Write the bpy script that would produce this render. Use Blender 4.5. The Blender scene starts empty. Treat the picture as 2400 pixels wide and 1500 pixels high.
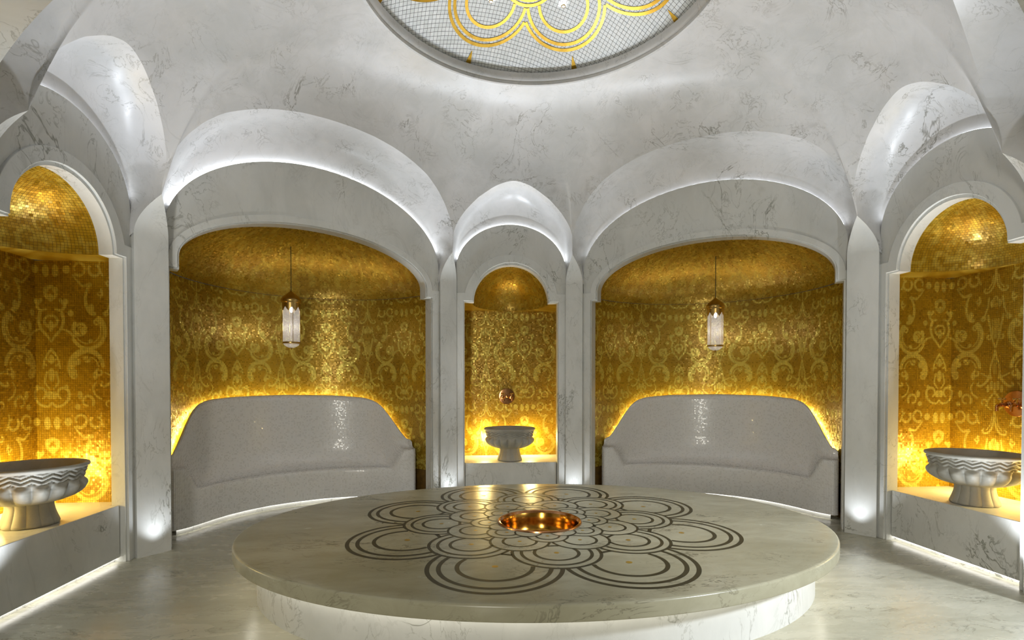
import bpy, math, random
import numpy as np
from mathutils import Vector

rng = np.random.default_rng(7)
random.seed(7)
PI = math.pi
sc = bpy.context.scene
COL = sc.collection

# ------------------------------------------------------------------ camera
cam_data = bpy.data.cameras.new('camera')
cam = bpy.data.objects.new('camera', cam_data)
COL.objects.link(cam)
cam.location = (-0.5895, -4.0386, 1.5)
cam.rotation_euler = (PI / 2 - 0.0153, 0, -0.0891)
cam_data.sensor_width = 36.0
cam_data.lens = 1211.453 * 36 / 2400
cam_data.shift_y = 170.62 / 2400
cam_data.clip_start = 0.05
sc.camera = cam

# ------------------------------------------------------------------ world and exposure
world = bpy.data.worlds.new('world'); sc.world = world
world.use_nodes = True
world.node_tree.nodes['Background'].inputs[0].default_value = (0.02, 0.02, 0.02, 1)
world.node_tree.nodes['Background'].inputs[1].default_value = 1.0
vs = sc.view_settings
vs.view_transform = 'Standard'; vs.look = 'None'; vs.gamma = 1.0
vs.use_curve_mapping = False
vs.exposure = 0.42
cy_ = sc.cycles
cy_.max_bounces = 4; cy_.diffuse_bounces = 3; cy_.glossy_bounces = 2; cy_.adaptive_threshold = .02; cy_.transmission_bounces = 3; cy_.transparent_max_bounces = 6
cy_.caustics_reflective = False; cy_.caustics_refractive = False; cy_.sample_clamp_indirect = 4.0

COOL = (0.86, 0.92, 1.0)
WARM = (1.0, 0.90, 0.72)
YEL = (1.0, 0.72, 0.22)

def lamp(name, kind, loc, energy, color=(1, 1, 1), rot=(0, 0, 0), **kw):
    d = bpy.data.lights.new(name, kind); d.energy = energy; d.color = color
    for k, v in kw.items(): setattr(d, k, v)
    o = bpy.data.objects.new(name, d); COL.objects.link(o)
    o.location = loc; o.rotation_euler = rot
    return o

# added fill beyond the open south side: warm frontal wash, cool spot from the right
lamp('front_fill', 'AREA', (-1.9, -6.9, 2.0), 100, (1, .96, .86), (PI / 2, 0, math.radians(-16)), shape='RECTANGLE', size=.6, size_y=2.6)
_d = Vector((1.95, -1.15, .2)) - Vector((4.3, -4.2, 3.3))
lamp('right_fill_spot', 'SPOT', (4.3, -4.2, 3.3), 1250, COOL, _d.to_track_quat('-Z', 'Y').to_euler(), spot_size=math.radians(44), spot_blend=.9, shadow_soft_size=.25)

# ------------------------------------------------------------------ node helpers
class X:
    """Small expression compiler: arithmetic on X builds math nodes."""
    def __init__(s, nt, sock): s.nt, s.s = nt, sock
    def _op(s, op, *o):
        n = s.nt.nodes.new('ShaderNodeMath'); n.operation = op
        for i, a in enumerate((s,) + o):
            if isinstance(a, X): s.nt.links.new(a.s, n.inputs[i])
            else: n.inputs[i].default_value = float(a)
        return X(s.nt, n.outputs[0])
    def __add__(s, o): return s._op('ADD', o)
    __radd__ = __add__
    def __sub__(s, o): return s._op('SUBTRACT', o)
    def __rsub__(s, o): return s._op('MULTIPLY_ADD', -1, o)
    def __mul__(s, o): return s._op('MULTIPLY', o)
    __rmul__ = __mul__
    def __truediv__(s, o): return s._op('DIVIDE', o)
    def abs(s): return s._op('ABSOLUTE')
    def lt(s, o): return s._op('LESS_THAN', o)
    def gt(s, o): return s._op('GREATER_THAN', o)
    def max(s, o): return s._op('MAXIMUM', o)
    def min(s, o): return s._op('MINIMUM', o)
    def pp(s, o): return s._op('PINGPONG', o)
    def mod(s, o): return s._op('FLOORED_MODULO', o)
    def sqrt(s): return s._op('SQRT')
    def sin(s): return s._op('SINE')
    def sstep(s, a, b):
        n = s.nt.nodes.new('ShaderNodeMapRange'); n.interpolation_type = 'SMOOTHSTEP'
        s.nt.links.new(s.s, n.inputs[0]); n.inputs[1].default_value = a; n.inputs[2].default_value = b
        return X(s.nt, n.outputs[0])

def new_mat(name):
    m = bpy.data.materials.new(name); m.use_nodes = True
    nt = m.node_tree; b = nt.nodes['Principled BSDF']
    return m, nt, b

def tex_noise(nt, vec, scale, detail=4, rough=.55, dist=0.0):
    n = nt.nodes.new('ShaderNodeTexNoise'); nt.links.new(vec, n.inputs['Vector'])
    n.inputs['Scale'].default_value = scale; n.inputs['Detail'].default_value = detail
    n.inputs['Roughness'].default_value = rough; n.inputs['Distortion'].default_value = dist
    return n.outputs[0]

def mixc(nt, fac, a, b):
    n = nt.nodes.new('ShaderNodeMix'); n.data_type = 'RGBA'
    for i, v in ((0, fac), (6, a), (7, b)):
        if isinstance(v, X): v = v.s
        if hasattr(v, 'default_value'): nt.links.new(v, n.inputs[i])
        elif i == 0: n.inputs[0].default_value = v
        else: n.inputs[i].default_value = (*v, 1)
    return n.outputs[2]

def bump(nt, b, h, strength, dist=0.002):
    n = nt.nodes.new('ShaderNodeBump'); n.inputs['Strength'].default_value = strength
    n.inputs['Distance'].default_value = dist
    nt.links.new(h.s if isinstance(h, X) else h, n.inputs['Height']); nt.links.new(n.outputs[0], b.inputs['Normal'])

def position(nt):
    return nt.nodes.new('ShaderNodeNewGeometry').outputs['Position']

def stretch(nt, vec, sc3, rot=(0, 0, 0)):
    n = nt.nodes.new('ShaderNodeMapping'); nt.links.new(vec, n.inputs[0])
    n.inputs['Scale'].default_value = sc3; n.inputs['Rotation'].default_value = rot
    return n.outputs[0]

def marble(name, light, dark, vein, sc3=(1, 1, 1), rough=.3, vein_amt=1.0, bumpy=.15, spec=.5, scale=1.0):
    m, nt, b = new_mat(name)
    p = stretch(nt, position(nt), tuple(s * scale for s in sc3), (.4, .3, .2))
    cloud = X(nt, tex_noise(nt, p, 0.9, 2, .6, .3))
    fine = X(nt, tex_noise(nt, p, 5.0, 4, .65, .5))
    v1 = X(nt, tex_noise(nt, p, 1.3, 6, .62, 1.1))
    v2 = X(nt, tex_noise(nt, p, 4.6, 5, .62, 1.2))
    m1 = X(nt, tex_noise(nt, p, 1.9, 1, .5))
    line1 = 1 - (v1 - .5).abs().sstep(0.0, .010)
    line2 = 1 - (v2 - .5).abs().sstep(0.0, .020)
    ma, mb = m1.sstep(.54, .68), (1 - m1).sstep(.52, .66)
    veins = (line1 * (ma * .75 + .12)).max(line2 * (mb * .50 + ma * .45)).max(ma * fine.sstep(.50, .78) * .45)
    base = mixc(nt, (cloud * .65 + fine * .35).sstep(.33, .66), dark, light)
    col = mixc(nt, veins * vein_amt, base, vein)
    nt.links.new(col, b.inputs['Base Color'])
    rr = fine * .12 + (rough - .05)
    nt.links.new(rr.s, b.inputs['Roughness'])
    b.inputs['Specular IOR Level'].default_value = spec
    if bumpy:
        pit = X(nt, tex_noise(nt, p, 24, 3, .7, .8))
        bump(nt, b, pit * m1.sstep(.45, .7), bumpy, .004)
    return m

M = {}
M['marble'] = marble('marble_wall', (.72, .72, .69), (.58, .585, .555), (.22, .22, .18), (1, 1, .55))
M['marble_shell'] = marble('marble_vault', (.76, .75, .75), (.60, .60, .59), (.27, .26, .23), (1, 1, 1), rough=.30, bumpy=.2)
M['marble_floor'] = marble('marble_floor', (.56, .54, .43), (.38, .365, .275), (.14, .13, .09), (.5, 1.5, 1), rough=.26, bumpy=0, vein_amt=1.2, spec=.4)  # olive cast of the yellow light mixed into the pale marble's base colours
M['marble_table'] = marble('marble_platform', (.50, .475, .345), (.35, .33, .225), (.13, .12, .08), (.6, 1.5, 1), rough=.24, bumpy=.03, vein_amt=1.1, spec=.35)  # near-white marble tinted olive to stand in for yellow niche light
M['stone'] = marble('carved_stone', (.46, .45, .40), (.36, .35, .31), (.22, .21, .17), rough=.55, bumpy=.25, vein_amt=.35, scale=3)

def plain(name, col, rough=.4, metal=0.0, emit=None, strength=0.0):
    m, nt, b = new_mat(name)
    b.inputs['Base Color'].default_value = (*col, 1); b.inputs['Roughness'].default_value = rough
    b.inputs['Metallic'].default_value = metal
    if emit:
        b.inputs['Emission Color'].default_value = (*emit, 1); b.inputs['Emission Strength'].default_value = strength
    return m

def brushed(name, col, col2, rough, metal=1.0):
    m, nt, b = new_mat(name)
    n = X(nt, tex_noise(nt, position(nt), 14, 4, .6))
    nt.links.new(mixc(nt, n.sstep(.3, .7), col2, col), b.inputs['Base Color'])
    nt.links.new((n * .12 + (rough - .06)).s, b.inputs['Roughness'])
    b.inputs['Metallic'].default_value = metal
    return m

M['copper'] = brushed('polished_copper', (.72, .36, .16), (.55, .25, .10), .18)
M['gold_bowl'] = brushed('polished_gold', (.80, .42, .08), (.62, .28, .04), .16)
M['brass'] = brushed('satin_brass', (.66, .45, .16), (.50, .32, .10), .30)
M['inlay'] = brushed('olive_stone_inlay', (.050, .044, .020), (.035, .030, .013), .45, 0.0)
M['gold_dot'] = brushed('gold_dot_inlay', (.62, .42, .08), (.5, .3, .05), .35, .5)
M['cord'] = brushed('dark_cord', (.03, .03, .02), (.02, .02, .015), .6, 0.0)
M['led_white'] = plain('led_white', (1, 1, 1), .5, 0, (1, .97, .92), 4)
M['led_table'] = plain('led_table', (1, 1, 1), .5, 0, (1, .95, .82), 6)
M['led_yellow'] = plain('led_yellow', (1, 1, 1), .5, 0, (1, .82, .36), 48)
for nm_, st_ in (('a', 6), ('b', 4), ('c', 1.6)): M['led_cove_' + nm_] = plain('led_cove_' + nm_, (1, 1, 1), .5, 0, (.88, .93, 1.0), st_)
M['led_dome'] = plain('led_dome', (1, 1, 1), .5, 0, (.92, .96, 1.0), 5)
M['spot'] = plain('spot_lens', (1, 1, 1), .3, 0, (.95, .97, 1), 60)


# damask motif drawn once as strokes into an array; every mosaic tile samples it
DW, DHT = .56, 1.30
def draw_damask():
    Wp, Hp = 280, 595
    img = np.zeros((Hp, Wp), np.float32)
    yy, xx = np.mgrid[0:Hp, 0:Wp]
    def stamp(px, py, r, val=1.0):
        px, py, r = px / 2, py / 2, max(r / 2, .9)
        for oy in (-Hp, 0, Hp):
            y0, y1 = int(py + oy - r - 2), int(py + oy + r + 3); x0, x1 = int(px - r - 2), int(px + r + 3)
            y0, x0 = max(y0, 0), max(x0, 0); y1, x1 = min(y1, Hp), min(x1, Wp)
            if y0 >= y1 or x0 >= x1: continue
            d = np.hypot(xx[y0:y1, x0:x1] - px, yy[y0:y1, x0:x1] - (py + oy))
            k = np.clip(r + .7 - d, 0, 1)
            if val > 0: img[y0:y1, x0:x1] = np.maximum(img[y0:y1, x0:x1], k * val)
            else: img[y0:y1, x0:x1] *= (1 - k * -val)
    def line(pts, w0, w1=None, val=1.0):
        p = np.asarray(pts, float); t = np.linspace(0, len(p) - 1, max(12, len(p) * 14))
        # smooth through the points
        q = np.stack([np.interp(t, np.arange(len(p)), p[:, k]) for k in (0, 1)], 1)
        for _ in range(3):
            m = q.copy(); m[3:-3] = (q[:-6] + q[1:-5] + q[2:-4] + q[3:-3] + q[4:-2] + q[5:-1] + q[6:]) / 7; q = m
        seg = max(2, int(np.linalg.norm(np.diff(q, axis=0), axis=1).sum() / 2.5))
        t = np.linspace(0, len(q) - 1, seg)
        w1_ = w0 if w1 is None else w1
        for k, tt in enumerate(t):
            a = np.interp(tt, np.arange(len(q)), q[:, 0]); b = np.interp(tt, np.arange(len(q)), q[:, 1]); u = k / max(1, len(t) - 1)
            stamp(a, b, (w0 + (w1_ - w0) * u), val)
    def arc(cx, cy, r, a0, a1, w0, w1=None, k=0.0, ax=1.0, val=1.0):
        t = np.linspace(math.radians(a0), math.radians(a1), 40); rr = r * np.linspace(1, 1 - k, 40)
        line(np.stack([cx + ax * rr * np.cos(t), cy + rr * np.sin(t)], 1), w0, w1, val)
    def blob(cx, cy, rx, ry, val=1.0):
        for t in np.linspace(-1, 1, 16): stamp(cx, cy + t * max(ry - rx, 0), rx * math.sqrt(max(0, 1 - (t * .8) ** 2)) , val)
    # stem and vase on the left axis
    line([(0, 20), (6, 90), (18, 150), (50, 195), (95, 205), (110, 180), (95, 165)], 9, 6)
    line([(22, 60), (34, 130), (72, 175)], 4)
    blob(0, 285, 30, 60); blob(34, 300, 16, 40); line([(62, 250), (70, 320), (96, 390), (128, 430), (118, 400)], 8, 6); arc(112, 415, 22, 0, 330, 7, 5, .4)
    line([(0, 250), (0, 340)], 4, val=-.8); line([(18, 270), (16, 330)], 3, val=-.8)
    line([(70, 400), (52, 470), (40, 540), (24, 600), (4, 665)], 10, 6); line([(28, 430), (22, 560)], 5); line([(8, 430), (6, 560)], 4)
    arc(54, 578, 18, -60, 240, 8, 6); blob(0, 575, 15, 24)
    # spindle below
    line([(0, 690), (10, 740), (34, 800), (46, 870), (30, 930)], 8, 6); blob(0, 830, 20, 70); line([(14, 790), (16, 880)], 4, val=-.7); line([(0, 780), (0, 900)], 4, val=-.7)
    line([(46, 900), (70, 950), (120, 990), (165, 985), (150, 960)], 12, 7); line([(40, 920), (90, 900), (130, 880)], 8, 4); blob(28, 985, 18, 44); blob(0, 1010, 18, 60); blob(62, 1010, 13, 38)
    line([(14, 960), (14, 1050)], 4, val=-.7); line([(46, 960), (46, 1040)], 4, val=-.7)
    line([(20, 1060), (60, 1110), (70, 1160), (30, 1190)], 8, 6); arc(96, 1130, 30, 120, 420, 8, 5, .3); line([(0, 1090), (0, 1190)], 7)
    # tall crescent leaf
    arc(215, 310, 118, -75, 95, 9, 16, .05, .55); line([(240, 190), (300, 210), (350, 160), (380, 120)], 12, 5); blob(232, 380, 22, 44); line([(150, 230), (140, 270), (160, 300)], 7, 5); arc(160, 262, 20, 0, 300, 6, 5, .4)
    # cup shaped scroll
    arc(262, 560, 132, 25, 225, 12, 26, .0); arc(262, 552, 104, 30, 200, 5, 4)
    arc(190, 488, 26, 160, 480, 9, 6, .35); arc(322, 538, 58, -40, 320, 16, 9, .45); blob(318, 548, 26, 34)
    line([(372, 600), (420, 560), (470, 545)], 12, 5); blob(240, 640, 20, 24); line([(200, 620), (230, 655), (280, 665), (330, 650)], 4, val=-.8); line([(300, 520), (335, 545), (320, 585)], 4, val=-.8); arc(262, 560, 118, 60, 200, 3, 3, val=-.7)
    # arch shaped scroll
    arc(272, 840, 130, 185, 380, 15, 30, .0); arc(275, 850, 98, 190, 350, 6, 5)
    arc(172, 880, 28, -60, 230, 10, 7, .35); arc(378, 900, 34, -120, 200, 10, 7, .4); blob(270, 775, 30, 30); blob(350, 800, 26, 30); blob(205, 905, 20, 40)
    line([(180, 790), (220, 760), (280, 745), (340, 770)], 4, val=-.8); line([(250, 740), (262, 780), (300, 790)], 4, val=-.8)
    # palmettes on the right axis
    arc(560, 262, 46, 60, 300, 14, 14); blob(520, 240, 22, 30); blob(560, 300, 26, 40); line([(480, 320), (440, 360), (470, 400), (520, 390)], 14, 8); blob(440, 330, 22, 22); blob(400, 420, 24, 20)
    line([(470, 420), (455, 480), (480, 550), (530, 600), (556, 640)], 14, 8); arc(548, 478, 48, 60, 320, 12, 8, .3); blob(556, 520, 18, 50)
    line([(560, 700), (530, 735), (500, 790), (490, 850)], 10, 6); blob(556, 780, 20, 44); arc(520, 800, 26, 90, 360, 8, 6, .3); blob(556, 900, 22, 60); line([(520, 880), (500, 960), (540, 1010)], 9, 6)
    blob(540, 1060, 26, 40); arc(470, 1050, 54, 140, 420, 12, 8, .3); blob(440, 1000, 18, 26); line([(420, 1090), (470, 1140), (530, 1150), (556, 1120)], 10, 7); blob(330, 1060, 20, 40); arc(270, 1110, 50, 150, 450, 12, 7, .35)
    line([(160, 1090), (210, 1060), (230, 1000), (200, 960)], 8, 5); blob(350, 1150, 22, 24); blob(430, 80, 30, 40); arc(330, 70, 56, 60, 380, 12, 8, .35); arc(200, 80, 52, -30, 250, 12, 8, .3); blob(520, 90, 26, 60); line([(140, 120), (170, 60), (160, 10)], 8, 5)
    k = np.array([.25, .5, .25], np.float32)
    for _ in range(1):
        p = np.pad(img, 1, mode='edge')
        img = p[1:-1, :-2] * .25 + p[1:-1, 1:-1] * .5 + p[1:-1, 2:] * .25
        p = np.pad(img, 1, mode='edge'); img = p[:-2, 1:-1] * .25 + p[1:-1, 1:-1] * .5 + p[2:, 1:-1] * .25
    return img
DAMASK = draw_damask()
def damask_at(uv):
    u = np.abs(np.mod(uv[..., 0] + DW, 2 * DW) - DW) / DW * 279.0
    v = (1 - np.mod((uv[..., 1] - 1.265) / DHT, 1.0)) * 594.0
    i0, j0 = np.clip(np.floor(v).astype(int), 0, 593), np.clip(np.floor(u).astype(int), 0, 278)
    a, b = v - i0, u - j0
    return DAMASK[i0, j0] * (1 - a) * (1 - b) + DAMASK[i0 + 1, j0] * a * (1 - b) + DAMASK[i0, j0 + 1] * (1 - a) * b + DAMASK[i0 + 1, j0 + 1] * a * b

def gold_attrs(o, uv, amount=1.0, sub=1):
    me = o.data
    a = me.attributes.new('tone', 'FLOAT', 'POINT'); a.data.foreach_set('value', (damask_at(np.asarray(uv, float)) * amount).astype(np.float32))
    pt = (sub + 1) ** 2
    r = np.repeat(rng.random(len(uv) // pt), pt) if len(uv) % pt == 0 else np.full(len(uv), .5)
    a = me.attributes.new('rnd', 'FLOAT', 'POINT'); a.data.foreach_set('value', r.astype(np.float32))
    return o

def attr(nt, name):
    n = nt.nodes.new('ShaderNodeAttribute'); n.attribute_name = name; return X(nt, n.outputs['Fac'])

def gold_mat():
    m, nt, b = new_mat('gold_mosaic')
    f, r = attr(nt, 'tone'), attr(nt, 'rnd')
    cl = X(nt, tex_noise(nt, position(nt), 2.0, 3, .6))
    ground = mixc(nt, cl.sstep(.35, .65), (.36, .20, .008), (.50, .30, .014))
    ground = mixc(nt, r * .35, ground, (.58, .38, .03))
    col = mixc(nt, f * .9, ground, (.78, .62, .11))
    nt.links.new(col, b.inputs['Base Color'])
    b.inputs['Metallic'].default_value = .35
    nt.links.new((r * .16 + .24).s, b.inputs['Roughness'])
    return m
M['gold'] = gold_mat()
M['gold_grout'] = brushed('gold_grout', (.20, .11, .02), (.13, .07, .012), .6, .2)

def pearl_mat():
    m, nt, b = new_mat('pearl_mosaic')
    r = attr(nt, 'rnd')
    nt.links.new(mixc(nt, r.sstep(-.25, .35), (.84, .83, .81), (.95, .945, .94)), b.inputs['Base Color'])
    nt.links.new((r * .15 + .24).s, b.inputs['Roughness'])
    b.inputs['Specular IOR Level'].default_value = .8
    b.inputs['Coat Weight'].default_value = .3
    return m
M['pearl'] = pearl_mat()
M['pearl_grout'] = brushed('pearl_grout', (.66, .65, .62), (.58, .57, .54), .6, 0.0)

def dome_mat():
    m, nt, b = new_mat('white_dome_mosaic')
    r = attr(nt, 'rnd')
    nt.links.new(mixc(nt, r, (.74, .76, .75), (.88, .89, .89)), b.inputs['Base Color'])
    nt.links.new((r * .2 + .35).s, b.inputs['Roughness'])
    return m
M['dome_tile'] = dome_mat()
M['dome_grout'] = brushed('dark_grout', (.07, .075, .06), (.05, .055, .045), .7, 0.0)
M['gold_leaf'] = brushed('gold_leaf_glass', (.55, .33, .025), (.42, .23, .01), .3, .55)

def glass_mat():
    m, nt, b = new_mat('ribbed_glass')
    n = X(nt, tex_noise(nt, position(nt), 60, 2, .5))
    b.inputs['Base Color'].default_value = (.55, .53, .5, 1)
    nt.links.new((n * .2 + .12).s, b.inputs['Roughness'])
    b.inputs['Alpha'].default_value = .28
    b.inputs['Emission Color'].default_value = (1, .95, .9, 1)
    b.inputs['Emission Strength'].default_value = .25
    return m
M['glass'] = glass_mat()
M['bulb'] = plain('lit_bulb', (1, 1, 1), .5, 0, (1, .95, .88), 8)

# ------------------------------------------------------------------ mesh helpers
def mesh_obj(name, verts, faces, mat, parent=None, smooth=True, angle=35, uv=None):
    me = bpy.data.meshes.new(name)
    verts = np.asarray(verts, dtype=np.float32)
    if isinstance(faces, np.ndarray):
        nf, k = faces.shape
        me.vertices.add(len(verts)); me.vertices.foreach_set('co', verts.ravel())
        me.loops.add(nf * k); me.loops.foreach_set('vertex_index', faces.astype(np.int32).ravel())
        me.polygons.add(nf); me.polygons.foreach_set('loop_start', np.arange(0, nf * k, k, dtype=np.int32))
        me.update(calc_edges=True)
    else:
        me.from_pydata(verts.tolist(), [], [list(f) for f in faces]); me.update()
    if uv is not None:
        l = me.uv_layers.new(name='UVMap')
        li = np.empty(len(me.loops), dtype=np.int32); me.loops.foreach_get('vertex_index', li)
        l.data.foreach_set('uv', np.asarray(uv, dtype=np.float32)[li].ravel())
    me.materials.append(M[mat] if isinstance(mat, str) else mat)
    if smooth:
        me.polygons.foreach_set('use_smooth', np.ones(len(me.polygons), dtype=bool))
        if angle: me.set_sharp_from_angle(angle=math.radians(angle))
    o = bpy.data.objects.new(name, me); COL.objects.link(o)
    if parent is not None:
        o.parent = parent
        o.matrix_parent_inverse = parent.matrix_world.inverted() if parent.type != 'EMPTY' else o.matrix_parent_inverse
    return o

def grid_faces(nu, nv, close_u=False, close_v=False):
    a = np.arange(nu * nv).reshape(nu, nv)
    A = np.vstack([a, a[:1]]) if close_u else a
    if close_v: A = np.hstack([A, A[:, :1]])
    return np.stack([A[:-1, :-1], A[1:, :-1], A[1:, 1:], A[:-1, 1:]], -1).reshape(-1, 4)

def empty(name, loc, rz=0.0):
    o = bpy.data.objects.new(name, None); COL.objects.link(o)
    o.location = loc; o.rotation_euler = (0, 0, rz); o.empty_display_size = .1
    return o

def tag(o, label, cat, group=None, kind=None):
    if label: o['label'] = label
    if cat: o['category'] = cat
    if group: o['group'] = group
    if kind: o['kind'] = kind
    return o

def lathe(profile, n=64, mod=None):
    """profile: (r, z) pairs; mod(phi, r, z) -> r. Returns verts, faces"""
    ph = np.linspace(0, 2 * PI, n, endpoint=False)
    pr = np.asarray(profile, float)
    R = np.repeat(pr[None, :, 0], n, 0); Z = np.repeat(pr[None, :, 1], n, 0); P = np.repeat(ph[:, None], len(pr), 1)
    if mod: R = mod(P, R, Z)
    v = np.stack([R * np.cos(P), R * np.sin(P), Z], -1).reshape(-1, 3)
    return v, grid_faces(n, len(pr), close_u=True)

def resample(pts, n):
    pts = np.asarray(pts, float); d = np.r_[0, np.cumsum(np.linalg.norm(np.diff(pts, axis=0), axis=1))]
    t = np.linspace(0, d[-1], n)
    return np.stack([np.interp(t, d, pts[:, k]) for k in range(pts.shape[1])], 1)

def extrude_poly(outline, f, v0, v1):
    """outline list of (u,z); f(u,v,z)->xyz. closed solid between v0 and v1"""
    n = len(outline); o = np.asarray(outline, float)
    a = f(o[:, 0], np.full(n, v0), o[:, 1]); b = f(o[:, 0], np.full(n, v1), o[:, 1])
    faces = [list(range(n))[::-1], [n + i for i in range(n)]]
    faces += [[i, (i + 1) % n, n + (i + 1) % n, n + i] for i in range(n)]
    return np.vstack([a, b]), faces

def box(x0, x1, y0, y1, z0, z1):
    v = [(x, y, z) for z in (z0, z1) for y in (y0, y1) for x in (x0, x1)]
    f = [(0, 2, 3, 1), (4, 5, 7, 6), (0, 1, 5, 4), (2, 6, 7, 3), (0, 4, 6, 2), (1, 3, 7, 5)]
    return np.array(v, float), f

def join(parts):
    V, F, n = [], [], 0
    for v, f in parts:
        V.append(np.asarray(v, float)); F += [[i + n for i in q] for q in (f.tolist() if isinstance(f, np.ndarray) else f)]; n += len(v)
    return np.vstack(V), F

def bevel(o, w, seg=2, ang=40):
    m = o.modifiers.new('bevel', 'BEVEL'); m.width = w; m.segments = seg; m.limit_method = 'ANGLE'; m.angle_limit = math.radians(ang)
    return o

def tiles(surf, na, nb, lift=.002, gap=.09, tilt=.0005, uvf=None, keep=None, face=None, sub=1):
    """quads on a parametric surface: surf(a,b)->xyz with a,b cell corner indices (float arrays)"""
    ia, ib = np.meshgrid(np.arange(na), np.arange(nb), indexing='ij')
    ia, ib = ia.ravel().astype(float), ib.ravel().astype(float)
    c = [surf(ia + p, ib + q) for p, q in ((gap / 2, gap / 2), (1 - gap / 2, gap / 2), (1 - gap / 2, 1 - gap / 2), (gap / 2, 1 - gap / 2))]
    c = np.stack(c, 1)
    n = np.cross(c[:, 2] - c[:, 0], c[:, 3] - c[:, 1]); ln = np.linalg.norm(n, axis=1)
    ok = ln > 1e-7
    if keep is not None: ok &= keep(ia + .5, ib + .5, c.mean(1))
    c, n, ia, ib = c[ok], n[ok] / ln[ok][:, None], ia[ok], ib[ok]
    if face is not None:
        flip = np.sign(((np.asarray(face) - c.mean(1)) * n).sum(1)); flip[flip == 0] = 1; n = n * flip[:, None]
    t1 = rng.normal(0, tilt, (len(c), 1)); t2 = rng.normal(0, tilt, (len(c), 1)); t0 = rng.normal(0, tilt * .4, (len(c), 1))
    off = np.concatenate([t0 - t1 - t2, t0 + t1 - t2, t0 + t1 + t2, t0 - t1 + t2], 1) + lift
    v = c + n[:, None, :] * off[..., None]
    corners = np.array([(0, 0), (1, 0), (1, 1), (0, 1)], float)
    uu = np.stack([ia, ib], 1)[:, None, :] + corners[None] * (1 - 1e-3)
    if uvf: uu = uvf(uu)
    if sub == 1: return v.reshape(-1, 3), np.arange(len(c) * 4).reshape(-1, 4), uu.reshape(-1, 2)
    m = sub + 1
    a, b = [q.ravel() for q in np.meshgrid(np.linspace(0, 1, m), np.linspace(0, 1, m), indexing='ij')]
    wt = np.stack([(1 - a) * (1 - b), a * (1 - b), a * b, (1 - a) * b], 1)           # (m*m, 4)
    v = np.einsum('kc,ncd->nkd', wt, v); uu = np.einsum('kc,ncd->nkd', wt, uu)
    f0 = grid_faces(m, m)
    F = (f0[None] + (np.arange(len(c)) * m * m)[:, None, None]).reshape(-1, 4)
    return v.reshape(-1, 3), F, uu.reshape(-1, 2)

# ------------------------------------------------------------------ plan of the room
WA, WO, RW = .5841, .8436, 2.62065
WN = np.array([math.sin(WA), math.cos(WA)]); WU = np.array([math.cos(WA), -math.sin(WA)])
BAY = {'N': (np.array([0, 2.622]), np.array([1., 0]), np.array([0, 1.])),
       'NE': (WU * WO + WN * RW, WU, WN),
       'E': (np.array([3.446, 0]), np.array([0, -1.]), np.array([1., 0]))}

def frame(base, sx=1, sy=1):
    o, t, n = BAY[base]
    def f(u, v, z):
        u, v, z = np.broadcast_arrays(np.asarray(u, float), np.asarray(v, float), np.asarray(z, float))
        return np.stack([sx * (o[0] + t[0] * u + n[0] * v), sy * (o[1] + t[1] * u + n[1] * v), z], -1)
    return f

N1, N2 = np.array([.716, 2.622]), np.array([.917, 2.536])
E1, E2 = np.array([3.275, .904]), np.array([3.440, .69])
TN, TE, ZTIP, ZL = np.array([.75, 2.40]), np.array([3.19, .68]), 3.14, 2.80
def proud(a, b, d):
    t = (b - a) / np.linalg.norm(b - a); n = np.array([t[1], -t[0]]); n = n if n @ a < 0 else -n
    return a + n * d, b + n * d, n
N1p, N2p, NPn = proud(N1, N2, .03)
E1p, E2p, EPn = proud(E1, E2, .03)

def arch(a, h, zc, n=49, u0=0.0, a2=None):
    t = np.linspace(PI, 0, n)
    aa = np.where(np.cos(t) < 0, a, a2 if a2 else a)
    return [(u0 + aa_ * math.cos(t_), zc + h * math.sin(t_)) for aa_, t_ in zip(aa, t)]

NARROW = dict(a=.605, ra=.485, h=.485, zc=2.565, zs=2.565, oL=.716, oR=.716, A=(.705, .605, 2.965, 0.0), band=(.61, .61, 2.565), depth=.13)
WIDE = dict(a=1.365, ra=1.29, h=.495, zc=2.69, zs=2.573, oL=1.477, oR=1.40, A=(1.43, .90, 2.936, -.04), band=(1.375, .585, 2.685), depth=.16)
STEP = 2.68

# ------------------------------------------------------------------ floor and lobby shell
v, f = box(-6, 6, -8, 5.5, -.1, 0)
tag(mesh_obj('floor', v, f, 'marble_floor', smooth=False), 'polished grey white marble floor', 'floor', kind='structure')
parts = [box(-6.1, 6.1, -8.1, -8, 0, 5), box(-6.1, -6, -8, -1.2, 0, 5), box(6, 6.1, -8, -1.2, 0, 5)]
tag(mesh_obj('wall_south', *join(parts), 'marble', smooth=False), 'plain marble lobby wall behind the open south side', 'wall', kind='structure')
v, f = box(-6.1, 6.1, -8.1, -3.0, 5, 5.1)
tag(mesh_obj('ceiling_lobby', v, f, 'marble', smooth=False), 'plain pale lobby ceiling', 'ceiling', kind='structure')

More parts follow.
